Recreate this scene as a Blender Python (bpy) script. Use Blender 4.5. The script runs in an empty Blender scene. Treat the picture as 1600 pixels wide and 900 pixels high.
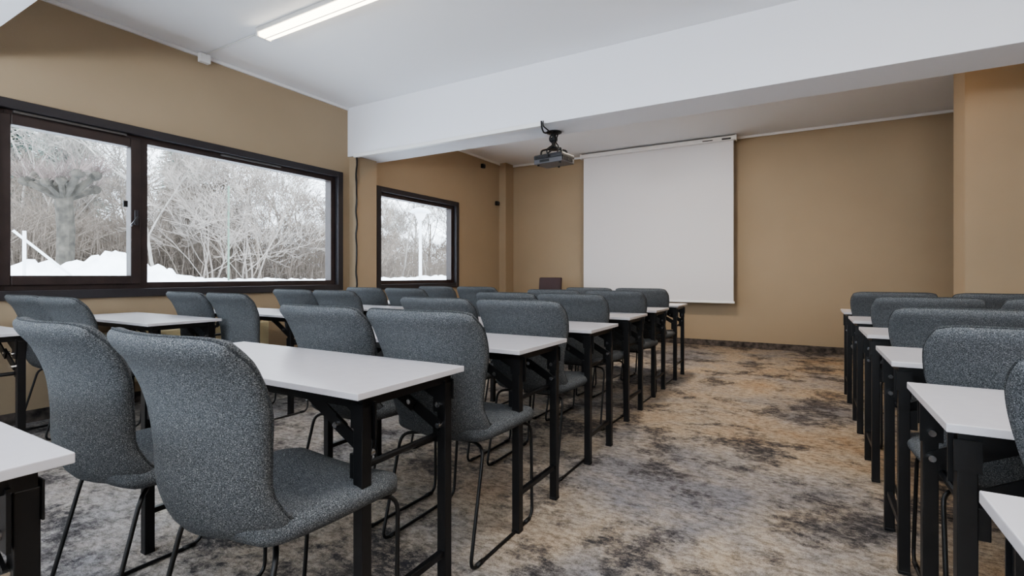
import bpy, bmesh, math, random
from mathutils import Vector, Matrix, noise
PI=math.pi
C=bpy.context.scene.collection
random.seed(7)

# ---------------------------------------------------------------- helpers
def lin(c):
    r=[]
    for v in c:
        v=v/255.0
        r.append(v/12.92 if v<=0.04045 else ((v+0.055)/1.055)**2.4)
    return (r[0],r[1],r[2],1.0)

def mat(name, rgb, rough=0.6, metal=0.0, bump=None, var=None, spec=None):
    m=bpy.data.materials.new(name); m.use_nodes=True
    nt=m.node_tree; b=nt.nodes['Principled BSDF']
    b.inputs['Base Color'].default_value=lin(rgb)
    b.inputs['Roughness'].default_value=rough
    b.inputs['Metallic'].default_value=metal
    if spec is not None: b.inputs['Specular IOR Level'].default_value=spec
    tc=nt.nodes.new('ShaderNodeTexCoord')
    if var:
        n=nt.nodes.new('ShaderNodeTexNoise'); n.inputs['Scale'].default_value=var[0]; n.inputs['Detail'].default_value=4
        nt.links.new(tc.outputs['Object'],n.inputs['Vector'])
        r=nt.nodes.new('ShaderNodeValToRGB')
        r.color_ramp.elements[0].position=0.3; r.color_ramp.elements[1].position=0.7
        k=var[1]
        r.color_ramp.elements[0].color=lin([max(0,c*(1-k)) for c in rgb])
        r.color_ramp.elements[1].color=lin([min(255,c*(1+k)) for c in rgb])
        nt.links.new(n.outputs['Fac'],r.inputs['Fac']); nt.links.new(r.outputs['Color'],b.inputs['Base Color'])
    if bump:
        n=nt.nodes.new('ShaderNodeTexNoise'); n.inputs['Scale'].default_value=bump[0]; n.inputs['Detail'].default_value=3
        nt.links.new(tc.outputs['Object'],n.inputs['Vector'])
        bp=nt.nodes.new('ShaderNodeBump'); bp.inputs['Strength'].default_value=bump[1]; bp.inputs['Distance'].default_value=0.005
        nt.links.new(n.outputs['Fac'],bp.inputs['Height']); nt.links.new(bp.outputs['Normal'],b.inputs['Normal'])
    return m

def emat(name, rgb, strength):
    m=bpy.data.materials.new(name); m.use_nodes=True
    b=m.node_tree.nodes['Principled BSDF']
    b.inputs['Base Color'].default_value=lin(rgb)
    b.inputs['Emission Color'].default_value=lin(rgb)
    b.inputs['Emission Strength'].default_value=strength
    return m

def obj(name,bm,m,parent=None,smooth=False):
    me=bpy.data.meshes.new(name)
    bmesh.ops.recalc_face_normals(bm,faces=bm.faces[:])
    bm.to_mesh(me); bm.free()
    if smooth:
        for p in me.polygons: p.use_smooth=True
    me.materials.append(m)
    o=bpy.data.objects.new(name,me); C.objects.link(o)
    if parent: o.parent=parent
    return o
def tag(o,label=None,cat=None,group=None,kind=None):
    if label: o['label']=label
    if cat: o['category']=cat
    if group: o['group']=group
    if kind: o['kind']=kind
    return o
def empty(name,loc=(0,0,0),rz=0):
    o=bpy.data.objects.new(name,None); C.objects.link(o)
    o.location=loc; o.rotation_euler=(0,0,rz); o.empty_display_size=0.1
    return o
def struct(name,bm,m,label=None,cat=None,smooth=False):
    o=obj(name,bm,m,None,smooth); o['kind']='structure'
    if label: o['label']=label
    if cat: o['category']=cat
    return o
def dup(root,loc,rz=0,label=None,group=None):
    r=root.copy(); C.objects.link(r); r.location=loc; r.rotation_euler=(0,0,rz)
    if label: r['label']=label
    if group: r['group']=group
    for ch in list(root.children):
        c=ch.copy(); C.objects.link(c); c.parent=r
        for g in list(ch.children):
            d=g.copy(); C.objects.link(d); d.parent=c
    return r

def box(bm,a,b,bev=0.0,M=None,seg=2):
    r=bmesh.ops.create_cube(bm,size=1.0)
    vs=r['verts']
    s=[abs(b[i]-a[i]) for i in range(3)]; c=[(a[i]+b[i])/2 for i in range(3)]
    for v in vs:
        v.co=Vector((v.co.x*s[0]+c[0],v.co.y*s[1]+c[1],v.co.z*s[2]+c[2]))
    if bev>0:
        es=set()
        for v in vs:
            for e in v.link_edges: es.add(e)
        rr=bmesh.ops.bevel(bm,geom=list(es),offset=bev,segments=seg,affect='EDGES',profile=0.5)
        vs=list({v for f in rr['faces'] for v in f.verts}|{v for v in vs if v.is_valid})
    if M is not None:
        for v in vs: v.co=M@v.co
    return vs
def B(*boxes,bev=0.0):
    bm=bmesh.new()
    for a,b in boxes: box(bm,a,b,bev)
    return bm
def fillet(pts,rad,k=5):
    out=[Vector(pts[0])]
    for i in range(1,len(pts)-1):
        p=Vector(pts[i]); a=(Vector(pts[i-1])-p); b=(Vector(pts[i+1])-p)
        la,lb=a.length,b.length; d=min(rad,la*.45,lb*.45)
        A=p+a.normalized()*d; Bp=p+b.normalized()*d
        for j in range(k+1):
            t=j/k; out.append(A*(1-t)**2+p*2*t*(1-t)+Bp*t*t)
    out.append(Vector(pts[-1])); return out
def tube(bm,pts,r,n=8,caps=True,r2=None):
    pts=[Vector(p) for p in pts]; N=len(pts); rings=[]
    up=None
    for i,p in enumerate(pts):
        if i==0: d=pts[1]-p
        elif i==N-1: d=p-pts[i-1]
        else: d=(pts[i+1]-pts[i-1])
        d.normalize()
        if up is None:
            up=Vector((0,0,1)) if abs(d.z)<.9 else Vector((1,0,0))
        x=d.cross(up)
        if x.length<1e-4: x=d.cross(Vector((1,0.3,0)))
        x.normalize(); y=x.cross(d).normalized(); up=y
        rr=r if r2 is None else r+(r2-r)*i/(N-1)
        rings.append([bm.verts.new(p+x*math.cos(2*PI*j/n)*rr+y*math.sin(2*PI*j/n)*rr) for j in range(n)])
    for i in range(N-1):
        for j in range(n):
            bm.faces.new((rings[i][j],rings[i][(j+1)%n],rings[i+1][(j+1)%n],rings[i+1][j]))
    if caps:
        bm.faces.new(rings[0][::-1]); bm.faces.new(rings[-1])
def bar(bm,p,q,w,t,up=(0,1,0)):
    p=Vector(p);q=Vector(q);d=(q-p);L=d.length;d.normalize()
    u=Vector(up); s=d.cross(u).normalized(); u=s.cross(d).normalized()
    M=Matrix((( d.x,u.x,s.x,(p.x+q.x)/2),(d.y,u.y,s.y,(p.y+q.y)/2),(d.z,u.z,s.z,(p.z+q.z)/2),(0,0,0,1)))
    box(bm,(-L/2,-t/2,-w/2),(L/2,t/2,w/2),0,M)
def lathe(bm,prof,c=(0,0,0),n=24):
    rings=[]
    for r,z in prof:
        rings.append([bm.verts.new((c[0]+max(r,1e-4)*math.cos(2*PI*j/n),c[1]+max(r,1e-4)*math.sin(2*PI*j/n),c[2]+z)) for j in range(n)])
    for i in range(len(prof)-1):
        for j in range(n):
            bm.faces.new((rings[i][j],rings[i][(j+1)%n],rings[i+1][(j+1)%n],rings[i+1][j]))
    bm.faces.new(rings[0][::-1]); bm.faces.new(rings[-1])
def edge_pt(s,t,k,e=5):
    return s*math.sqrt(1-k*abs(t)**e), t*math.sqrt(1-k*abs(s)**e)
def cushion(bm,func,thick,n=18,k=0.35,p=8,e=5):
    top={};bot={}
    for i in range(n+1):
        for j in range(n+1):
            s=math.sin((i/n*2-1)*PI/2*0.999); t=math.sin((j/n*2-1)*PI/2*0.999)
            if i in(0,n): s=round(s)
            if j in(0,n): t=round(t)
            ss,tt=edge_pt(s,t,k,e)
            c,nr=func(ss,tt)
            rho=max(abs(s),abs(t)); h=thick*0.5*math.sqrt(max(0,1-rho**p))
            if i in(0,n) or j in(0,n):
                v=bm.verts.new(c); top[i,j]=v; bot[i,j]=v
            else:
                top[i,j]=bm.verts.new(c+nr*h); bot[i,j]=bm.verts.new(c-nr*h)
    for i in range(n):
        for j in range(n):
            bm.faces.new((top[i,j],top[i+1,j],top[i+1,j+1],top[i,j+1]))
            f=(bot[i,j],bot[i,j+1],bot[i+1,j+1],bot[i+1,j])
            try: bm.faces.new(f)
            except ValueError: pass

# ---------------------------------------------------------------- materials
M_wall=mat('tan_wall_paint',(160,143,120),0.85,bump=(180,0.12),var=(1.2,0.015))
M_ceil=mat('white_ceiling_paint',(240,241,244),0.9,bump=(120,0.08))
M_beam=mat('white_beam_paint',(226,228,234),0.85,bump=(100,0.06))
M_white=mat('white_plastic',(226,226,226),0.45)
M_black=mat('black_powder_coat',(15,15,17),0.42,bump=(900,0.1))
M_blackp=mat('black_plastic',(14,14,16),0.5)
M_chrome=mat('steel_bolt',(190,190,192),0.25,1.0)
M_top=mat('pale_laminate',(190,188,192),0.27,var=(30,0.008))
M_casing=mat('charcoal_casing',(46,43,46),0.5,bump=(60,0.1))
M_brown=mat('dark_brown_window_wood',(50,39,37),0.45,bump=(40,0.15),var=(8,0.12))
M_alu=mat('aluminium',(110,108,107),0.4,0.8)
M_handle=mat('dark_metal_handle',(84,84,88),0.35,0.8)
M_heater=mat('cream_enamel',(206,194,160),0.4)
M_silver=mat('silver_plastic',(96,96,100),0.35,0.3)
M_dkgrey=mat('dark_grey_plastic',(46,46,50),0.5)
M_brownfab=mat('brown_upholstery',(60,46,48),0.85,bump=(300,0.3))
M_skirt=mat('dark_mottled_skirting',(70,64,60),0.9,var=(14,0.5))
M_snow=mat('snow',(232,236,242),0.9,bump=(6,1.0),var=(2.5,0.06))
M_bark=mat('pale_grey_bark',(142,137,131),0.95,var=(3,0.15))  # bark kept pale, imitating outdoor haze in its colour
M_bark2=mat('brown_bark',(118,108,99),0.95,var=(3,0.22))
M_moss=mat('dark_mossy_bark',(70,66,60),0.95,var=(6,0.25),bump=(20,0.5))
M_twig=mat('frosty_hazed_twigs',(142,134,127),0.95,var=(1.0,0.15))  # frosty stems, paled further to stand in for haze
M_ptwig=mat('dark_twigs',(108,96,92),0.95,var=(3,0.2))
M_fir=mat('haze_paled_fir_needles',(112,134,126),0.95,var=(1.5,0.15))  # distance haze put into the needle colour
M_postw=mat('white_painted_post',(216,220,224),0.5)
M_postg=mat('green_painted_post',(90,110,96),0.5)
M_lens=mat('lens_glass',(20,24,40),0.05)
M_screen=mat('matte_screen_fabric',(209,208,210),0.8)

def glass_mat():
    m=bpy.data.materials.new('window_glass'); m.use_nodes=True
    nt=m.node_tree; nt.nodes.clear()
    out=nt.nodes.new('ShaderNodeOutputMaterial'); mx=nt.nodes.new('ShaderNodeMixShader')
    tr=nt.nodes.new('ShaderNodeBsdfTransparent'); tr.inputs[0].default_value=(.95,.97,.98,1)
    gl=nt.nodes.new('ShaderNodeBsdfGlossy'); gl.inputs['Roughness'].default_value=0.02
    mx.inputs[0].default_value=0.012
    nt.links.new(tr.outputs[0],mx.inputs[1]); nt.links.new(gl.outputs[0],mx.inputs[2]); nt.links.new(mx.outputs[0],out.inputs[0])
    return m
M_glass=glass_mat()

def carpet_mat():
    m=bpy.data.materials.new('mottled_carpet'); m.use_nodes=True
    nt=m.node_tree; L=nt.links; b=nt.nodes['Principled BSDF']; b.inputs['Roughness'].default_value=0.95
    b.inputs['Specular IOR Level'].default_value=0.1
    tc=nt.nodes.new('ShaderNodeTexCoord')
    def nz(scale,det,rough,dist=0.0,off=(0,0,0),sc=(1,1,1)):
        mp=nt.nodes.new('ShaderNodeMapping'); mp.inputs['Location'].default_value=off; mp.inputs['Scale'].default_value=sc
        L.new(tc.outputs['Object'],mp.inputs['Vector'])
        n=nt.nodes.new('ShaderNodeTexNoise'); n.inputs['Scale'].default_value=scale; n.inputs['Detail'].default_value=det
        n.inputs['Roughness'].default_value=rough; n.inputs['Distortion'].default_value=dist
        L.new(mp.outputs[0],n.inputs['Vector']); return n
    def ramp(src,stops):
        r=nt.nodes.new('ShaderNodeValToRGB'); cr=r.color_ramp
        cr.elements[0].position=stops[0][0]; cr.elements[0].color=stops[0][1]
        cr.elements[1].position=stops[-1][0]; cr.elements[1].color=stops[-1][1]
        for p,c in stops[1:-1]:
            e=cr.elements.new(p); e.color=c
        L.new(src,r.inputs['Fac']); return r
    def mix(f,a,bb,mode='MIX'):
        x=nt.nodes.new('ShaderNodeMix'); x.data_type='RGBA'; x.blend_type=mode
        if isinstance(f,float): x.inputs['Factor'].default_value=f
        else: L.new(f,x.inputs['Factor'])
        L.new(a,x.inputs['A']); L.new(bb,x.inputs['B']); return x
    base=ramp(nz(1.0,8,0.62,0.3,(3,1,0)).outputs['Fac'],[(0.35,lin((146,144,147))),(0.45,lin((176,167,158))),(0.55,lin((197,179,157))),(0.69,lin((180,151,121)))])
    # cool window light painted into the carpet: greyer towards the window side
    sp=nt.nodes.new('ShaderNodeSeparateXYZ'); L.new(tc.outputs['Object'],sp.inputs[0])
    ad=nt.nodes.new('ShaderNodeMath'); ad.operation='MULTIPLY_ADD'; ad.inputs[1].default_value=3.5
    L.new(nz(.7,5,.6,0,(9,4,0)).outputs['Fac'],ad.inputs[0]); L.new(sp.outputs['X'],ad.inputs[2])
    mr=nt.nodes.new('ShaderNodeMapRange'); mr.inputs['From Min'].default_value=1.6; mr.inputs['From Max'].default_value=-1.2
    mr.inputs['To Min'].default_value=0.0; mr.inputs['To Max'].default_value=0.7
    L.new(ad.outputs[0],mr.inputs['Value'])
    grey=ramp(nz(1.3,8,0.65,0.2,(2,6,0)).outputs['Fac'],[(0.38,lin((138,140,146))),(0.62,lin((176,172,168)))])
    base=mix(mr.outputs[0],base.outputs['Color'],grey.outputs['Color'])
    fine=ramp(nz(25,12,0.86,0.0,(0,0,0),(.8,1.3,1)).outputs['Fac'],[(0.41,lin((122,117,113))),(0.56,lin((255,255,255)))])
    b1=mix(0.75,base.outputs['Result'],fine.outputs['Color'],'MULTIPLY')
    blot=ramp(nz(1.95,15,0.77,0.0,(7.3,2.1,0)).outputs['Fac'],[(0.497,(0,0,0,1)),(0.565,(1,1,1,1))])
    brk=ramp(nz(24,12,0.85,0.0,(1,8,0),(.8,1.3,1)).outputs['Fac'],[(0.41,(0.18,.18,.18,1)),(0.525,(1,1,1,1))])
    mk=mix(1.0,blot.outputs['Color'],brk.outputs['Color'],'MULTIPLY')
    dk=ramp(nz(3,5,0.6).outputs['Fac'],[(0.3,lin((52,53,58))),(0.7,lin((82,77,75)))])
    c=mix(mk.outputs['Result'],b1.outputs['Result'],dk.outputs['Color'])
    spk=ramp(nz(260,3,0.7).outputs['Fac'],[(0.32,lin((175,175,175))),(0.6,lin((255,255,255)))])
    c2=mix(0.8,c.outputs['Result'],spk.outputs['Color'],'MULTIPLY')
    L.new(c2.outputs['Result'],b.inputs['Base Color'])
    bp=nt.nodes.new('ShaderNodeBump'); bp.inputs['Strength'].default_value=0.45; bp.inputs['Distance'].default_value=0.004
    L.new(nz(320,2,0.6).outputs['Fac'],bp.inputs['Height']); L.new(bp.outputs['Normal'],b.inputs['Normal'])
    return m
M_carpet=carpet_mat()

def tweed(k=1.0):
    m=bpy.data.materials.new('grey_tweed'); m.use_nodes=True
    nt=m.node_tree; L=nt.links; b=nt.nodes['Principled BSDF']; b.inputs['Roughness'].default_value=0.95
    b.inputs['Specular IOR Level'].default_value=0.1
    tc=nt.nodes.new('ShaderNodeTexCoord')
    def nz(s,sc):
        mp=nt.nodes.new('ShaderNodeMapping'); mp.inputs['Scale'].default_value=sc; L.new(tc.outputs['Object'],mp.inputs['Vector'])
        n=nt.nodes.new('ShaderNodeTexNoise'); n.inputs['Scale'].default_value=s; n.inputs['Detail'].default_value=2
        L.new(mp.outputs[0],n.inputs['Vector']); return n
    a=nz(310,(1,1,2.2)); c=nz(340,(2.0,1,1))
    mx=nt.nodes.new('ShaderNodeMath'); mx.operation='MAXIMUM'
    L.new(a.outputs['Fac'],mx.inputs[0]); L.new(c.outputs['Fac'],mx.inputs[1])
    r=nt.nodes.new('ShaderNodeValToRGB'); cr=r.color_ramp
    cr.elements[0].position=0.40; cr.elements[0].color=lin([46*k,48*k,51*k])
    cr.elements[1].position=0.82; cr.elements[1].color=lin([164*k,166*k,167*k])
    e=cr.elements.new(0.59); e.color=lin([87*k,90*k,93*k])
    L.new(mx.outputs[0],r.inputs['Fac']); L.new(r.outputs['Color'],b.inputs['Base Color'])
    bp=nt.nodes.new('ShaderNodeBump'); bp.inputs['Strength'].default_value=0.55; bp.inputs['Distance'].default_value=0.0015
    L.new(mx.outputs[0],bp.inputs['Height']); L.new(bp.outputs['Normal'],b.inputs['Normal'])
    return m
M_tweed=tweed(); M_tweed_dk=tweed(.8)

def wood():
    m=bpy.data.materials.new('light_wood'); m.use_nodes=True
    nt=m.node_tree; L=nt.links; b=nt.nodes['Principled BSDF']; b.inputs['Roughness'].default_value=0.4
    tc=nt.nodes.new('ShaderNodeTexCoord'); mp=nt.nodes.new('ShaderNodeMapping'); mp.inputs['Scale'].default_value=(1,14,1)
    n=nt.nodes.new('ShaderNodeTexNoise'); n.inputs['Scale'].default_value=4; n.inputs['Detail'].default_value=6
    r=nt.nodes.new('ShaderNodeValToRGB'); r.color_ramp.elements[0].color=lin((176,128,78)); r.color_ramp.elements[1].color=lin((214,170,116))
    L.new(tc.outputs['Object'],mp.inputs[0]); L.new(mp.outputs[0],n.inputs['Vector']); L.new(n.outputs['Fac'],r.inputs['Fac']); L.new(r.outputs['Color'],b.inputs['Base Color'])
    return m
M_wood=wood()

# ---------------------------------------------------------------- room shell
XL,XR,YB,YF,H=-4.7,3.2,7.87,-3.0,3.02
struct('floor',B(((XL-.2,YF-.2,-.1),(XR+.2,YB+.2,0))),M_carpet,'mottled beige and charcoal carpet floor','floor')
struct('ceiling',B(((XL-.2,YF-.2,H),(XR+.2,YB+.2,H+.2))),M_ceil,'white painted ceiling','ceiling')
def wall_with_holes(axis,c0,c1,a0,a1,holes):
    bm=bmesh.new(); cur=a0
    def add(p0,p1,z0,z1):
        if axis=='x': box(bm,(c0,p0,z0),(c1,p1,z1))
        else: box(bm,(p0,c0,z0),(p1,c1,z1))
    for (y0,y1,z0,z1) in holes:
        add(cur,y0,0,H); add(y0,y1,0,z0); add(y0,y1,z1,H); cur=y1
    add(cur,a1,0,H)
    return bm
W1=(1.10,4.06,.88,2.21); W2=(4.64,6.34,.87,2.15); W3=(-2.7,0.3,.88,2.21)
struct('wall_left',wall_with_holes('x',XL-.2,XL,YF,YB,[W3,W1,W2]),M_wall,'tan painted wall with the dark framed windows','wall')
struct('wall_back',B(((XL-.2,YB,0),(XR+.2,YB+.2,H))),M_wall,'tan end wall behind the projection screen','wall')
struct('wall_right',B(((XR,YF,0),(XR+.2,YB,H))),M_wall,'tan side wall on the right','wall')
struct('wall_front',wall_with_holes('y',YF-.2,YF,XL-.2,XR+.2,[(-3.6,2.2,.7,2.5)]),M_wall,'tan wall behind the viewer','wall')
struct('wall_partition',B(((1.25,6.0,0),(XR,6.4,H))),M_wall,'tan wall block standing out at the far right','wall')
struct('trim_1',B(((XL,4.175,2.44),(XR,4.60,H)),bev=.004),M_beam,'deep white ceiling beam crossing the room','ceiling beam')
struct('trim_2',B(((XL,.58,2.44),(XR,1.0,H)),bev=.004),M_beam,'white ceiling beam end in the upper left corner','ceiling beam')
struct('trim_3',B(((XL,4.20,0),(-4.575,4.52,2.44))),M_wall,'tan pilaster under the white beam between the windows','pilaster')
struct('trim_4',B(((XL,7.6,0),(-4.56,YB,H))),M_wall,'tan pilaster in the far left corner','pilaster')
struct('trim_5',B(((-4.575,4.15,2.415),(-2.10,4.20,2.455)),bev=.004),M_white,'white cable trunking along the beam bottom edge','cable trunking')
struct('trim_6',B(((XL,1.0,2.99),(XL+.022,4.175,3.018))),M_white,'thin white strip where window wall meets ceiling','ceiling strip')
struct('trim_7',B(((XL,4.60,2.985),(XL+.022,7.6,3.018)),((XL+.14,YB-.022,2.985),(1.9,YB,3.018))),M_white,'thin white strip along the far ceiling edge','ceiling strip')
struct('baseboard_back',B(((XL+.14,YB-.012,0),(XR,YB,.085))),M_skirt,'dark mottled skirting along the end wall','skirting')
struct('baseboard_left',B(((XL,YF,0),(XL+.012,4.2,.085)),((XL,4.52,0),(XL+.012,7.6,.085))),M_skirt,'dark mottled skirting along the window wall','skirting')

# ---------------------------------------------------------------- windows
def ring(bm,x0,x1,y0,y1,z0,z1,w,wz=None,bev=.003):
    wz=wz or w
    box(bm,(x0,y0,z0),(x1,y0+w,z1),bev); box(bm,(x0,y1-w,z0),(x1,y1,z1),bev)
    box(bm,(x0,y0+w,z0),(x1,y1-w,z0+wz),bev); box(bm,(x0,y0+w,z1-wz),(x1,y1-w,z1),bev)
def window(name,y0,y1,z0,z1,sash=None,label=''):
    w=empty(name,(XL,(y0+y1)/2,z0)); tag(w,label,'window',kind='structure')
    oy=(y0+y1)/2
    def P(n,bm,m,par=w):
        for v in bm.verts: v.co-=Vector((XL,oy,z0))
        return obj(n,bm,m,par)
    bm=bmesh.new(); ring(bm,XL-.10,XL+.035,y0,y1,z0,z1,.07,.065); P('casing',bm,M_casing)
    a0,a1,b0,b1=y0+.07,y1-.07,z0+.065,z1-.065
    bm=bmesh.new(); ring(bm,XL-.12,XL-.02,a0,a1,b0,b1,.06,.05)
    if sash: box(bm,(XL-.12,sash[1]-.03,b0+.045),(XL-.02,sash[1]+.035,b1-.045),.003)
    P('window_frame',bm,M_brown)
    if sash:
        bm=bmesh.new(); ring(bm,XL-.09,XL-.005,a0+.02,sash[1]-.02,b0+.035,b1-.03,.07,.07,.006)
        s=P('sash',bm,M_brown)
        P('pane',B(((XL-.06,a0+.08,b0+.09),(XL-.056,sash[1]-.07,b1-.09))),M_glass)
        P('pane',B(((XL-.076,sash[1],b0+.035),(XL-.072,a1-.04,b1-.035))),M_glass)
        bm=bmesh.new(); yy=sash[1]-.055
        box(bm,(XL-.005,yy-.013,1.44),(XL+.008,yy+.013,1.56),.003)
        bar(bm,(XL+.02,yy,1.50),(XL+.035,yy-.05,1.43),.016,.014)
        tube(bm,[(XL+.0,yy,1.5),(XL+.03,yy,1.5)],.009)
        P('handle',bm,M_handle)
        P('stay_latch',B(((XL-.01,yy-.09,1.58),(XL+.006,yy-.06,1.63)),bev=.003),M_blackp)
        for p,q in ((a0+.1,sash[1]-.12),(2.68,3.3)):
            P('vent_strip',B(((XL-.02,p,b1-.022),(XL+.004,q,b1-.002)),bev=.003),M_alu)
    else:
        P('pane',B(((XL-.076,a0+.035,b0+.035),(XL-.072,a1-.035,b1-.035))),M_glass)
    return w
window('window_1',1.085,4.08,.86,2.235,(0,2.045),'wide dark framed window with opening casement and long fixed pane')
window('window_2',4.62,6.36,.85,2.17,None,'smaller dark framed window beyond the pilaster showing the street lamp')
window('added_window_3',-2.72,.32,.86,2.235,None,'unseen dark framed window added beside the viewer for daylight')  # out-of-view window added to bring in more daylight
w4=empty('window_4',(-.7,YF,.7)); tag(w4,'wide window in the wall behind the viewer','window',kind='structure')
bm=bmesh.new()
for p,q in (((-3.0,-.1,-.05),(-2.9,.03,1.85)),((2.85,-.1,-.05),(2.95,.03,1.85)),((-.05,-.1,0),(.05,.03,1.8)),((-2.9,-.1,-.05),(2.85,.03,.03)),((-2.9,-.1,1.77),(2.85,.03,1.85))): box(bm,p,q,.003)
obj('window_frame',bm,M_casing,w4)
obj('pane',B(((-2.9,-.05,.03),(2.85,-.046,1.77))),M_glass,w4)

# ---------------------------------------------------------------- chair
def make_chair():
    root=empty('conference_chair')
    def sf(s,t):
        y=0.02+t*0.235
        w=0.240+0.006*t-0.02*max(0,-t)**2
        z=0.448+0.014*(s*s)-0.006*(1-s*s)-0.028*max(0,(t-.45)/.55)**2+0.03*max(0,(-t-.6)/.4)**2
        n=Vector((-.03*s,.18*max(0,t-.4),1)).normalized()
        return Vector((s*w,y,z)),n
    bm=bmesh.new(); cushion(bm,sf,.076,22,.30,7)
    st=obj('seat',bm,M_tweed,root,True)
    zs=[.425,.47,.55,.65,.75,.84,.908]
    ys=[-.160,-.222,-.252,-.253,-.260,-.290,-.336]
    ws=[.206,.210,.203,.217,.244,.255,.249]
    def itp(arr,z):
        if z<=zs[0]: return arr[0]
        for i in range(len(zs)-1):
            if z<=zs[i+1]:
                f=(z-zs[i])/(zs[i+1]-zs[i])
                p0=arr[max(0,i-1)];p1=arr[i];p2=arr[i+1];p3=arr[min(len(arr)-1,i+2)]
                return 0.5*((2*p1)+(-p0+p2)*f+(2*p0-5*p1+4*p2-p3)*f*f+(-p0+3*p1-3*p2+p3)*f**3)
        return arr[-1]
    def cen(s,t):
        z=.425+(t+1)/2*(.483)
        zz=z
        if t<0: zz=zz+0.03*s*s*(-t)**3
        return Vector((s*itp(ws,z),itp(ys,z)+0.076*s*s*(1-.38*t),zz))
    def bf(s,t):
        e=.02; c=cen(s,t)
        du=cen(s+e,t)-cen(s-e,t); dv=cen(s,min(1,t+e))-cen(s,max(-1,t-e))
        n=du.cross(dv).normalized()
        return c,n
    K=.10; EX=10
    bm=bmesh.new(); cushion(bm,bf,.050,32,K,18,EX)
    br=obj('backrest',bm,M_tweed,root,True)
    per=[]; N=60
    for a,b_,d in ((-1,-1,(1,0)),(1,-1,(0,1)),(1,1,(-1,0)),(-1,1,(0,-1))):
        for q in range(N):
            f=q/N*2; per.append((a+d[0]*f,b_+d[1]*f))
    pts=[]
    for s,t in per:
        ss,tt=edge_pt(s,t,K,EX); c,n=bf(ss,tt); pts.append(c)
    pts.append(pts[0])
    bm=bmesh.new(); tube(bm,pts,.0035,6,False); obj('piping',bm,M_tweed_dk,br,True)
    for sx in (-1,1):
        pts=fillet([(sx*.12,-.10,.400),(sx*.195,-.15,.400),(sx*.205,-.25,.007),(sx*.205,.215,.007),(sx*.19,.235,.400),(sx*.12,.15,.400)],.045,5)
        bm=bmesh.new(); tube(bm,pts,.0065,8); obj('leg',bm,M_black,root,True)
        for yy in (-.19,.17):
            bm=bmesh.new(); tube(bm,[(sx*.205,yy-.02,.0085),(sx*.205,yy+.02,.0085)],.0085,8)
            obj('glide',bm,M_blackp,root,True)
    for yy in (-.10,.15):
        bm=bmesh.new(); tube(bm,[(-.13,yy,.400),(.13,yy,.400)],.007,8); obj('crossbar',bm,M_black,root)
    obj('seat_support',B(((-.10,-.11,.396),(.10,.16,.42)),bev=.003),M_black,root)
    return root
chair_proto=None
def chair(x,y,rz,label,group):
    global chair_proto
    label='grey tweed sled-base chair, '+label
    if chair_proto is None:
        chair_proto=make_chair(); o=chair_proto; o.location=(x,y,0); o.rotation_euler=(0,0,math.radians(rz))
        tag(o,label,'chair',group)
    else:
        o=dup(chair_proto,(x,y,0),math.radians(rz),label,group)
    return o

# ---------------------------------------------------------------- folding table
def make_table():
    root=empty('folding_table')
    bm=bmesh.new(); box(bm,(-.6,-.225,.719),(.6,.225,.737),.002); obj('tabletop',bm,M_top,root)
    bm=bmesh.new()
    for yy in (-.17,.17): box(bm,(-.575,yy-.012,.685),(.575,yy+.012,.718))
    for xx in (-.56,.56): box(bm,(xx-.015,-.185,.69),(xx+.015,.185,.7185))
    obj('under_frame',bm,M_black,root)
    for sx in (-1,1):
        for sy in (-1,1):
            x=sx*.56; y=sy*.172
            bm=bmesh.new(); box(bm,(x-.0165,y-.0165,.004),(x+.0165,y+.0165,.69),.002)
            l=obj('leg',bm,M_black,root)
            bm=bmesh.new(); box(bm,(x-.0175,y-.0175,0),(x+.0175,y+.0175,.012),.002); obj('foot_cap',bm,M_blackp,l)
            bm=bmesh.new()
            yi=y-sy*.024
            bar(bm,(x,yi,.555),(x-sx*.135,yi,.628),.036,.006)
            bar(bm,(x-sx*.10,yi-sy*.007,.606),(x-sx*.25,yi-sy*.007,.69),.036,.006)
            bar(bm,(x,yi,.66),(x-sx*.085,yi,.70),.05,.004)
            box(bm,(x-.024,yi-.003,.60),(x+.024,yi+.003,.70))
            box(bm,(x-.022,y+sy*.0165,.635),(x+.022,y+sy*.0195,.70))
            br=obj('brace',bm,M_black,root)
            for bx_,bz in ((x,.560),(x,.625),(x-sx*.118,.620),(x-sx*.235,.682)):
                bm=bmesh.new(); tube(bm,[(bx_,yi-.014,bz),(bx_,yi+.014,bz)],.0085,10)
                obj('bolt',bm,M_chrome,br)
        x=sx*.56
        bm=bmesh.new(); box(bm,(x-.01,-.156,.14),(x+.01,.156,.16),.002); obj('stretcher',bm,M_black,root)
        bm=bmesh.new(); tube(bm,[(x-sx*.025,-.17,.52),(x-sx*.025,.17,.52)],.0095,10)
        for sy in (-1,1): box(bm,(x-sx*.025-.01,sy*.17-.014,.50),(x-sx*.025+.012,sy*.17+.008,.565),.002)
        obj('hinge_bar',bm,M_black,root)
    return root
table_proto=None
def table(x,y,label,group,rz=0):
    global table_proto
    if table_proto is None:
        table_proto=make_table(); o=table_proto; o.location=(x,y,0); tag(o,label,'table',group)
    else: o=dup(table_proto,(x,y,0),0,label,group)
    o.rotation_euler=(0,0,math.radians(rz)); return o

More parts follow.
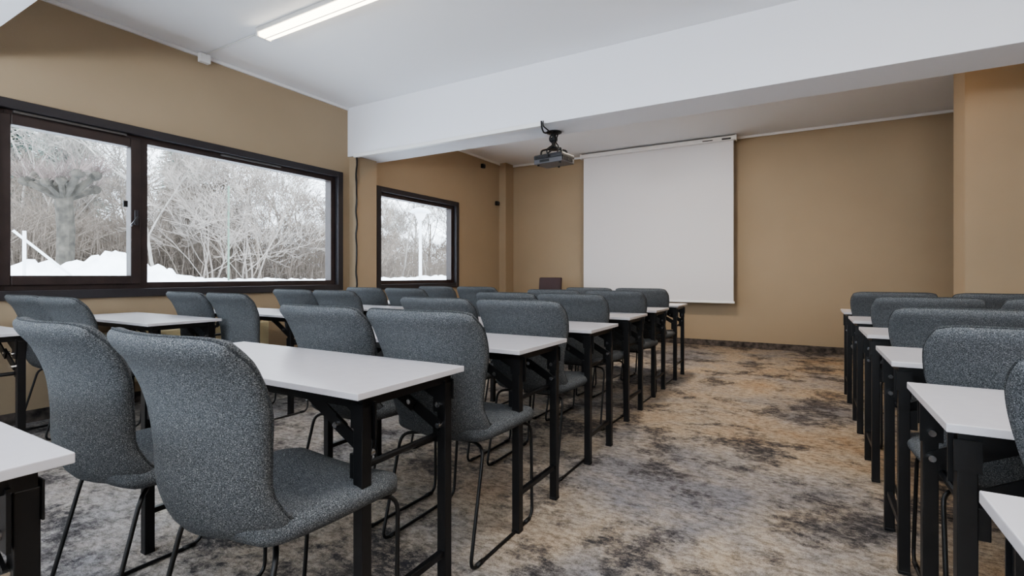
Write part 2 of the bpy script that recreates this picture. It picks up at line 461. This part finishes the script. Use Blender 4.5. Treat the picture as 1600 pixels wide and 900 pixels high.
ORD=['first','second','third','fourth','fifth','sixth']
ct=[(-1.045,.130),(-.955,1.105),(-.96,1.93),(-.985,2.755),(-1.05,3.65),(-1.07,4.45),(-1.065,5.25)]
nm=['white folding table cut off at the bottom left of the photo',
    'white folding table directly behind the two nearest large chairs',
    'second white folding table up the left side of the aisle after the nearest chairs',
    'third white folding table up the left side of the aisle',
    'fourth white folding table up the left side of the aisle',
    'fifth white folding table up the left side of the aisle',
    'farthest white folding table on the left side of the aisle']
for (xr,y),l in zip(ct,nm): table(xr-.6,y,l,'folding tables left of the aisle')
cc=[((-1.205,.85),(-1.81,.85)),((-1.205,1.67),(-1.73,1.67)),((-1.265,2.50),(-1.80,2.50)),((-1.36,3.40),(-1.88,3.40)),((-1.33,4.20),(-1.88,4.20)),((-1.34,5.0),(-1.86,5.0))]
for i,(a,b) in enumerate(cc):
    g='chairs left of the aisle'
    chair(a[0],a[1],random.uniform(-2,2),'aisle seat in the '+ORD[i]+' row left of the aisle',g)
    chair(b[0],b[1],random.uniform(-2,2),'inner seat in the '+ORD[i]+' row left of the aisle',g)
wt=[(-3.73,.80),(-3.42,1.74),(-3.25,2.56),(-3.12,3.38),(-3.08,4.20),(-2.90,5.02)]
for i,(xr,y) in enumerate(wt):
    table(-4.095 if i==0 else (-4.04 if i==1 else xr-.6),y,'white folding table in the '+ORD[i]+' row of the block beside the windows' ,'folding tables beside the windows')
wc=[((-3.72,1.47),(-4.27,1.47)),((-3.47,2.30),(-4.02,2.30)),((-3.36,3.12),(-3.90,3.12)),((-3.34,3.94),(-3.88,3.94)),((-3.08,4.77),(-3.62,4.77))]
for i,(a,b) in enumerate(wc):
    g='chairs beside the windows'
    chair(a[0],a[1],random.uniform(-2,2),'inner seat in the '+ORD[i]+' row beside the windows',g)
    chair(b[0],b[1],random.uniform(-2,2),'window-side seat in the '+ORD[i]+' row beside the windows',g)
rt=[(.205,.69),(.242,1.52),(.255,2.36),(.265,3.26),(.27,4.15),(.27,5.05)]
for i,(xl,y) in enumerate(rt):
    l=['white folding table corner at the bottom right edge of the photo','second white folding table on the right of the aisle','third white folding table on the right of the aisle','fourth white folding table on the right of the aisle','fifth white folding table on the right of the aisle','farthest white folding table on the right of the aisle'][i]
    table(xl+.6,y,l,'folding tables right of the aisle')
rc=[(.605,1.30,-17),(.545,2.08,1),(.58,3.0,-1),(.59,3.9,1),(1.16,3.9,0),(.556,4.8,-1),(1.12,4.8,1)]
rl=['cut off by the right edge of the photo','aisle seat in the second row right of the aisle','aisle seat in the third row right of the aisle','aisle seat in the fourth row right of the aisle','inner seat in the fourth row right of the aisle','aisle seat in the last row right of the aisle','inner seat in the last row right of the aisle']
for i,((x,y,k),l) in enumerate(zip(rc,rl)):
    o=chair(x,y,k,l,'chairs right of the aisle')
    if i in (1,2): o.scale=(1,1,.985)

# ---------------------------------------------------------------- presenter desk + chair
d=empty('presenter_desk',(-3.35,6.05,0)); tag(d,'light wood topped desk in front of the end wall','desk')
obj('desktop',B(((-.6,-.3,.715),(.6,.3,.74)),bev=.004),M_wood,d)
obj('under_frame',B(((-.56,-.26,.68),(.56,-.24,.715)),((-.56,.24,.68),(.56,.26,.715)),((-.56,-.24,.68),(-.54,.24,.715)),((.54,-.24,.68),(.56,.24,.715))),M_black,d)
for sx in (-1,1):
    for sy in (-1,1): obj('leg',B(((sx*.55-.02,sy*.25-.02,0),(sx*.55+.02,sy*.25+.02,.68)),bev=.003),M_black,d)
pc=empty('presenter_chair',(-3.40,6.75,0),PI); tag(pc,'brown upholstered chair behind the wooden desk by the end wall','chair')
obj('seat',B(((-.22,-.2,.42),(.22,.24,.48)),bev=.02),M_brownfab,pc,True)
bm=bmesh.new(); vs=box(bm,(-.19,-.25,.56),(.19,-.20,1.0),.02,seg=3)
for v in bm.verts: v.co.y-= (v.co.z-.5)*.12; v.co.y+=.5*v.co.x**2
obj('backrest',bm,M_brownfab,pc,True)
for sx in (-1,1):
    bm=bmesh.new(); tube(bm,fillet([(sx*.19,.2,.0),(sx*.19,.2,.41),(sx*.19,-.2,.41),(sx*.19,-.24,0)],.03),.01); obj('leg',bm,M_black,pc,True)
    bm=bmesh.new(); tube(bm,[(sx*.15,-.18,.45),(sx*.15,-.235,.62)],.009); obj('back_post',bm,M_black,pc,True)

# ---------------------------------------------------------------- projection screen
ps=empty('projection_screen',(-2.0,7.68,0)); tag(ps,'white pull-down projection screen on the end wall','projection screen')
obj('housing',B(((-1.17,-.04,2.935),(1.16,.04,3.0)),bev=.012),M_white,ps)
for sx in (-1.175,1.155): obj('end_cap',B(((sx,-.045,2.925),(sx+.02,.045,3.005)),bev=.006),M_white,ps)
obj('screen_fabric',B(((-1.125,-.002,.66),(1.13,.002,2.95))),M_screen,ps)
obj('bottom_bar',B(((-1.135,-.014,.635),(1.145,.014,.667)),bev=.006),M_white,ps)
for sx in (-.8,.8): obj('wall_bracket',B(((sx-.02,.03,2.95),(sx+.02,.185,2.98))),M_white,ps)
for a,b,z0,z1 in ((.72,.86,2.955,2.967),(.98,1.10,2.947,2.970)): obj('maker_plate',B(((a,-.0425,z0),(b,-.040,z1))),M_dkgrey,ps)

# ---------------------------------------------------------------- projector
pj=empty('projector_mount',(-2.13,4.47,2.44)); tag(pj,'black spider ceiling bracket under the white beam','projector bracket')
bm=bmesh.new(); lathe(bm,[(.0,-.0),(.075,0),(.075,-.012),(.05,-.02),(.0,-.02)][::-1]); obj('ceiling_plate',bm,M_black,pj)
bm=bmesh.new(); tube(bm,[(0,0,-.02),(0,0,-.155)],.022,14); lathe(bm,[(.0,-.06),(.034,-.06),(.034,-.09),(.0,-.09)][::-1]); obj('pole',bm,M_black,pj)
bm=bmesh.new(); lathe(bm,[(.0,-.15),(.055,-.155),(.06,-.175),(.0,-.18)][::-1]); obj('hub',bm,M_black,pj)
for a in (35,145,215,325):
    c,s=math.cos(math.radians(a)),math.sin(math.radians(a))
    bm=bmesh.new(); tube(bm,fillet([(.03*c,.03*s,-.165),(.13*c,.11*s,-.185),(.135*c,.115*s,-.235)],.02),.009,8); obj('arm',bm,M_black,pj)
p=empty('projector',(-2.13,4.47,2.118),math.radians(-8)); p.scale=(.9,.88,.86); tag(p,'silver and grey projector hanging from the black ceiling bracket','projector')
bm=bmesh.new(); box(bm,(-.185,-.135,.05),(.185,.135,.105),.018,seg=3); obj('top_cover',bm,M_dkgrey,p,False)
bm=bmesh.new(); box(bm,(-.18,-.13,.0),(.18,.13,.055),.008); obj('body',bm,M_silver,p)
bm=bmesh.new()
for i in range(7): box(bm,(.178,-.11+i*.03,.02),(.188,-.095+i*.03,.075))
for i in range(9): box(bm,(-.15+i*.022,-.138,.06),(-.138+i*.022,-.128,.085))
box(bm,(-.10,-.134,.016),(.02,-.128,.044))
obj('vent_grille',bm,M_blackp,p)
bm=bmesh.new(); tube(bm,[(-.09,.12,.055),(-.09,.16,.055)],.04,20); l=obj('lens_barrel',bm,M_dkgrey,p)
bm=bmesh.new(); tube(bm,[(-.09,.158,.055),(-.09,.164,.055)],.03,20); obj('lens',bm,M_lens,l)
for x,y in ((-.14,-.1),(.14,-.1),(0,.1)):
    bm=bmesh.new(); tube(bm,[(x,y,-.015),(x,y,.0)],.012,10); obj('foot',bm,M_blackp,p)
bm=bmesh.new()
tube(bm,fillet([(-2.11,4.155,2.46),(-2.10,4.14,2.40),(-2.13,4.25,2.37),(-2.10,4.40,2.43),(-2.17,4.43,2.36),(-2.10,4.41,2.30),(-2.15,4.34,2.24),(-2.13,4.345,2.17)],.05,6),.008,8)
tube(bm,fillet([(-2.09,4.155,2.46),(-2.09,4.15,2.41),(-2.09,4.32,2.39),(-2.06,4.43,2.40),(-2.09,4.40,2.33),(-2.02,4.36,2.25),(-2.06,4.345,2.17)],.05,6),.006,8)
tag(obj('projector_cable',bm,M_blackp,None,True),'black cables looping from the trunking end to the projector','cable')

# hanging cable on the pilaster
bm=bmesh.new(); pts=[]
for i in range(40):
    z=2.43-i*(1.95/39); pts.append((-4.563+.004*math.sin(i*1.3),4.186+.006*math.sin(i*.9),z))
tube(bm,pts,.010,8); pts=[(x+.010+.006*math.cos(i*1.1),y-.008,z) for i,(x,y,z) in enumerate(pts[:36])]
tube(bm,pts,.007,8)
tag(obj('hanging_cable',bm,M_blackp,None,True),'black cable bundle running down the pilaster beside the large window','cable')

# wall devices in the far left
for nm_,(y,z),lb in (('wall_sensor',(7.05,2.87),'small black sensor high on the wall near the ceiling'),('wall_speaker_socket',(7.5,2.3),'small black wall plug beside the far left corner')):
    o=empty(nm_,(XL,y,z)); tag(o,lb,'sensor')
    obj('body',B(((0,-.04,-.035),(.05,.04,.035)),bev=.008),M_blackp,o)
    bm=bmesh.new(); tube(bm,[(.05,0,0),(.065,0,0)],.018,14); obj('lens',bm,M_dkgrey,o)

# heater under window
h=empty('panel_heater',(XL+.022,2.35,.18)); tag(h,'cream panel heater on the wall below the large window','heater')
obj('body',B(((.0,-.75,0),(.07,.75,.40)),bev=.01),M_heater,h)
bm=bmesh.new()
for i in range(36): box(bm,(.008,-.72+i*.041,.402),(.062,-.70+i*.041,.41))
for i in range(5): box(bm,(.07,-.72,.30+i*.018),(.073,.72,.308+i*.018))
obj('grille',bm,M_heater,h)
for yy in (-.4,.36): obj('wall_bracket',B(((-.018,yy,.1),(.002,yy+.04,.3))),M_white,h)

# ---------------------------------------------------------------- ceiling fixtures + added fill lights
E_cool=emat('lit_diffuser',(255,240,214),8.0)
E_warm=emat('warm_lit_diffuser',(255,212,166),14.0)
def fixture(x,y,label,em,L=1.5,w=.12):
    f=empty('ceiling_light',(x,y,H)); tag(f,label,'ceiling light')
    bm=bmesh.new(); box(bm,(-L/2,-w/2,-.035),(L/2,w/2,0),.003); obj('housing',bm,M_white,f)
    bm=bmesh.new(); box(bm,(-L/2+.02,-w/2+.008,-.068),(L/2-.02,w/2-.008,-.034),.01); obj('diffuser',bm,em,f)
    for a,b in ((-L/2-.004,-L/2+.02),(L/2-.02,L/2+.004)):
        bm=bmesh.new(); box(bm,(a,-w/2-.002,-.07),(b,w/2+.002,0),.003); obj('end_cap',bm,M_white,f)
    bm=bmesh.new(); box(bm,(-L/2+.02,-.004,-.071),(L/2-.02,.004,-.067)); obj('diffuser_rib',bm,M_white,f)
    return f
fixture(-3.06,2.51,'lit fluorescent batten light on the ceiling above the large window',E_cool)
fixture(.6,2.51,'unseen batten light added for fill above the right block of tables',E_cool)  # this and the two behind the viewer: unseen battens added to brighten the room
fixture(-3.06,-1.2,'unseen batten light added for fill behind the viewer near the windows',E_cool)
fixture(.6,-1.2,'unseen batten light added for fill behind the viewer on the right',E_cool)
fixture(-2.9,5.25,'warm ceiling light hidden behind the beam on the window side',E_warm)
fixture(.4,5.25,'warm ceiling light hidden behind the beam on the right side',E_warm)
bm=bmesh.new(); tube(bm,[(-3.81,2.5,3.008),(-4.64,2.5,3.008)],.006,8)
tag(obj('light_cable',bm,M_white,None,True),'thin white cable from ceiling light to the wall junction box','cable')
j=empty('junction_box',(XL+.045,2.5,2.985)); tag(j,'small white junction box where wall meets ceiling above the window','junction box')
obj('box_body',B(((-.022,-.045,-.05),(.03,.045,.03)),bev=.005),M_white,j)
obj('lid',B(((.03,-.038,-.043),(.035,.038,.023)),bev=.002),M_white,j)
def lamp(name,loc,rot,size,power,col):
    l=bpy.data.lights.new(name,'AREA'); l.shape='DISK'; l.size=size; l.energy=power; l.color=col
    o=bpy.data.objects.new(name,l); C.objects.link(o); o.location=loc; o.rotation_euler=rot
lamp('bounce_fill',(-2.6,-1.6,1.5),(math.radians(165),0,math.radians(10)),.8,180,(.88,.94,1))  # added lights aimed at the ceiling for soft bounced fill
lamp('bounce_fill',(1.2,-1.6,1.5),(math.radians(165),0,math.radians(-10)),.8,110,(.97,.98,1))
lamp('room_fill',(-.2,1.6,2.95),(0,0,0),.4,26,(1,.96,.9))  # added disc lights raising overall room brightness, no fixture of their own
lamp('room_fill',(1.9,1.7,2.95),(0,0,0),.4,22,(1,.96,.9))
lamp('bay_fill',(-1.3,5.2,2.9),(math.radians(4),0,0),.4,54,(1,.90,.77))  # added warm fill for the end wall, separate from the fixtures

# ---------------------------------------------------------------- outside
def gz(x,y):
    z=.80+.05*noise.noise(Vector((x*.4,y*.4,0)))+.02*noise.noise(Vector((x*1.5,y*1.5,3)))
    for cx,cy,hh,r in ((-13.9,3.5,.26,1.0),(-13.1,4.2,.34,.7),(-12.5,4.85,.46,.6),(-12.1,5.5,.28,.55),(-13.2,6.0,.22,.9),(-14,2.4,.3,.9),(-13,8.5,.10,2),(-12,13,.10,2.5),(-13,18,.2,2.5)):
        dd=((x-cx)**2+(y-cy)**2)/(r*r)
        if dd<9: z+=hh*math.exp(-dd)*(1+1.0*noise.noise(Vector((x*3.2,y*3.2,7))))
    if -16<x<-9 and y>0: z+=.09*noise.noise(Vector((x*3.0,y*3.0,1)))+.04*noise.noise(Vector((x*7,y*7,2)))
    z+=max(0,(-x-18))*.03
    return z
bm=bmesh.new(); nx,ny=240,520; V={}
for i in range(nx+1):
    for k in range(ny+1):
        f=i/nx; x=-5.0-45*f**1.5; y=-12+62*k/ny
        V[i,k]=bm.verts.new((x,y,gz(x,y)))
for i in range(nx):
    for k in range(ny): bm.faces.new((V[i,k],V[i,k+1],V[i+1,k+1],V[i+1,k]))
o=struct('ground_snow',bm,M_snow,'snow covered ground and ploughed banks outside the windows','snow',True)

def tree_bm(seed,height,r0,depth=5,wild=.45,first=.28,nb=(3,4)):
    rnd=random.Random(seed); bm=bmesh.new()
    def grow(p,d,L,r,dep):
        pts=[p.copy()]; q=p.copy(); dd=d.copy(); segs=4 if dep>1 else 3
        for i in range(segs):
            dd=(dd+Vector((rnd.uniform(-1,1),rnd.uniform(-1,1),rnd.uniform(-.5,.9)))*.16).normalized()
            q=q+dd*(L/segs); pts.append(q.copy())
        tube(bm,pts,r,6 if dep>=depth-1 else 3,False,max(r*.55,.0035))
        if dep<=0: return
        n=rnd.randint(*nb)+(1 if dep<=2 else 0)
        for k in range(n):
            f=rnd.uniform(.35,1.0) if dep<depth else rnd.uniform(first,1)
            ip=min(int(f*segs),segs-1); pt=pts[ip].lerp(pts[ip+1],f*segs-ip)
            ax=Vector((rnd.uniform(-1,1),rnd.uniform(-1,1),rnd.uniform(-.6,.6))).normalized()
            nd=(dd+ax*rnd.uniform(.6,1.2)*(wild*2)+Vector((0,0,.12))).normalized()
            grow(pt,nd,L*rnd.uniform(.5,.75),max(r*.5,.0045),dep-1)
    for k in range(1 if r0>.045 else 4):
        o_=.25 if r0<=.045 else 0
        grow(Vector((rnd.uniform(-o_,o_),rnd.uniform(-o_,o_),-.3)),Vector((rnd.uniform(-.25,.25),rnd.uniform(-.25,.25),1)).normalized(),height*.45,r0,depth)
    return bm
TL='bare leafless winter tree among the thicket outside the windows'
protos=[]
for sd,hh,r0,m in ((1,8,.055,M_bark),(2,7,.05,M_bark2),(3,5.5,.028,M_twig),(4,9,.06,M_bark),(5,4.5,.022,M_bark2)):
    o=obj('bare_tree',tree_bm(sd,hh,r0,5,.5,.15),m); protos.append(o); tag(o,TL,'tree','bare trees outside the windows')
rnd=random.Random(11)
spots=[]
for i in range(52):
    ratio=-math.exp(rnd.uniform(math.log(1.12),math.log(3.9))) if i<36 else rnd.uniform(-1.05,-.68)
    X=-rnd.uniform(14.5,26)
    if -4.0<ratio<-2.3: X=-rnd.uniform(21,28)
    spots.append((X,X/ratio))
used=set()
for i,(x,y) in enumerate(spots):
    k=i%5; pr=protos[k]
    if k not in used: used.add(k); o=pr
    else: o=pr.copy(); C.objects.link(o)
    s=rnd.uniform(.8,1.15)
    o.location=(x,y,gz(x,y)-.02); o.rotation_euler=(0,0,rnd.uniform(0,6.28)); o.scale=(s,s,s)
def poll():
    r=random.Random(5); t=empty('pollarded_tree',(-15.8,5.15,gz(-15.8,5.15)-.05)); tag(t,'pollarded tree with knobbly head and twig crown outside the casement','tree')
    bm=bmesh.new(); tube(bm,[(0,0,-.2),(.03,0,.6),(-.02,.03,1.4),(.02,0,2.1),(0,0,2.45)],.18,12,True,.15)
    heads=[]
    for k in range(10):
        a=k/10*2*PI+r.uniform(-.2,.2); L=r.uniform(.35,.8)
        e=Vector((math.cos(a)*L,math.sin(a)*L,2.5+r.uniform(.0,.3)))
        tube(bm,[(0,0,2.15),Vector((0,0,2.25)).lerp(e,.55)+Vector((0,0,-.05)),e],.09,7,True,.07); heads.append(e)
        bmesh.ops.create_icosphere(bm,subdivisions=2,radius=.12,matrix=Matrix.Translation(e))
    for v in bm.verts: v.co+=Vector((noise.noise(v.co*5),noise.noise(v.co*5+Vector((9,0,0))),0))*.05
    obj('trunk',bm,M_moss,t)
    bm=bmesh.new()
    for e in heads:
        for q in range(34):
            dd=Vector((r.uniform(-1,1),r.uniform(-1,1),r.uniform(.1,1.4)))+Vector((e.x,e.y,0))*.4; dd.normalize(); L=r.uniform(.3,.6)
            m_=e+dd*L*.5+Vector((0,0,.04))
            tube(bm,[e,m_,e+dd*L+Vector((0,0,.12))],.006,3,False,.004)
    obj('twigs',bm,M_ptwig,t)
poll()
bm=bmesh.new(); r=random.Random(21)
for i in range(17000):
    X=-r.uniform(16.8,28); ratio=-math.exp(r.uniform(math.log(.62),math.log(4.4))); y=X/ratio
    z=gz(X,y); hh=r.uniform(.4,2.6); dx,dy=r.uniform(-1,1),r.uniform(-1,1)
    p=Vector((X,y,z-.05)); q=p+Vector((dx*.3,dy*.3,hh*.7)); e=p+Vector((dx*1.3,dy*1.3,hh))
    tube(bm,[p,q,e],.008,3,False,.004)
tag(obj('brush_thicket',bm,M_bark2),'dense tangle of thin brush stems behind the snow banks','brush',kind='stuff')
def fir_bm(seed,hh):
    r=random.Random(seed); bm=bmesh.new(); tube(bm,[(0,0,-.3),(0,0,hh)],.15,6,True,.02)
    for i in range(2600):
        f=r.uniform(.05,1); z=f*hh; R=(1-f)*hh*.26+.15; a=r.uniform(0,2*PI); d=Vector((math.cos(a),math.sin(a),0)); s=Vector((-d.y,d.x,0))
        L=R*r.uniform(.5,1.05); p=Vector((0,0,z)); e=p+d*L+Vector((0,0,-L*.35)); w=r.uniform(.05,.12)
        m_=p.lerp(e,.55)
        vs=[bm.verts.new(c) for c in (p,m_+s*w+Vector((0,0,-.1)),e,m_-s*w+Vector((0,0,-.1)))]
        bm.faces.new(vs)
    return bm
fp=obj('fir_tree',fir_bm(3,11),M_fir); tag(fp,'grey green fir tree, paled for haze, far behind the bare trees','tree','fir trees far outside')
fs=[(-29,7.6),(-33,10.8),(-34,17)]
for i,(x,y) in enumerate(fs):
    o=fp if i==0 else fp.copy()
    if i: C.objects.link(o)
    s=rnd.uniform(.9,1.2); o.location=(x,y,gz(x,y)); o.scale=(s,s,s); o.rotation_euler=(0,0,i*1.3)
x,y=-10.75,3.0; z0=gz(x,y)
t=empty('braced_post',(x,y,z0-.05)); tag(t,'white metal post with slanting brace in the snow outside','post')
bm=bmesh.new(); tube(bm,[(0,0,-.1),(0,0,1.0)],.024,10); obj('post',bm,M_postw,t)
bm=bmesh.new(); tube(bm,[(-.05,-.12,1.0),(.25,.75,.05)],.02,10); obj('brace',bm,M_postw,t)
x,y=-13.0,7.6
t=empty('green_post',(x,y,gz(x,y)-.05)); tag(t,'slim grey green pole standing in front of the bare trees','post')
bm=bmesh.new(); tube(bm,[(0,0,-.1),(0,0,2.5)],.024,10); obj('pole',bm,M_postg,t)
bm=bmesh.new(); tube(bm,[(0,0,2.5),(0,0,2.53)],.035,10); obj('cap',bm,M_postg,t)
x,y=-8.7,10.15; z0=gz(x,y)
t=empty('street_lamp',(x,y,z0-.05)); tag(t,'white street lamp with round dished head seen through the smaller window','street lamp')
bm=bmesh.new(); tube(bm,[(0,0,-.1),(0,0,1.72)],.045,12,True,.035); obj('pole',bm,M_postw,t)
bm=bmesh.new(); lathe(bm,[(.05,1.70),(.10,1.76),(.16,1.90),(.16,1.93),(.0,1.93)]); obj('lamp_glass',bm,M_white,t,True)
bm=bmesh.new(); lathe(bm,[(.27,1.92),(.29,1.94),(.22,2.0),(.08,2.05),(.0,2.06)]); obj('lamp_cap',bm,M_postw,t,True)

# ---------------------------------------------------------------- world + camera
w=bpy.data.worlds.new('overcast'); bpy.context.scene.world=w; w.use_nodes=True
nt=w.node_tree; bg=nt.nodes['Background']
tc=nt.nodes.new('ShaderNodeTexCoord'); sp=nt.nodes.new('ShaderNodeSeparateXYZ'); rp=nt.nodes.new('ShaderNodeValToRGB')
rp.color_ramp.elements[0].position=0.0; rp.color_ramp.elements[0].color=(.78,.85,.95,1)
rp.color_ramp.elements[1].position=0.6; rp.color_ramp.elements[1].color=(.86,.93,1,1)
nt.links.new(tc.outputs['Generated'],sp.inputs[0]); nt.links.new(sp.outputs['Z'],rp.inputs['Fac']); nt.links.new(rp.outputs['Color'],bg.inputs['Color'])
bg.inputs['Strength'].default_value=7.4

cam=bpy.data.cameras.new('camera'); co=bpy.data.objects.new('camera',cam); C.objects.link(co)
co.location=(0,0,1.03); co.rotation_euler=(PI/2,0,math.radians(30.26))
cam.sensor_width=36; cam.lens=36*785/1600; cam.shift_y=-19.5/1600; cam.clip_start=.02; cam.clip_end=300
bpy.context.scene.camera=co
try: bpy.context.scene.view_settings.look='AgX - Medium High Contrast'
except Exception as e: print('look',e)
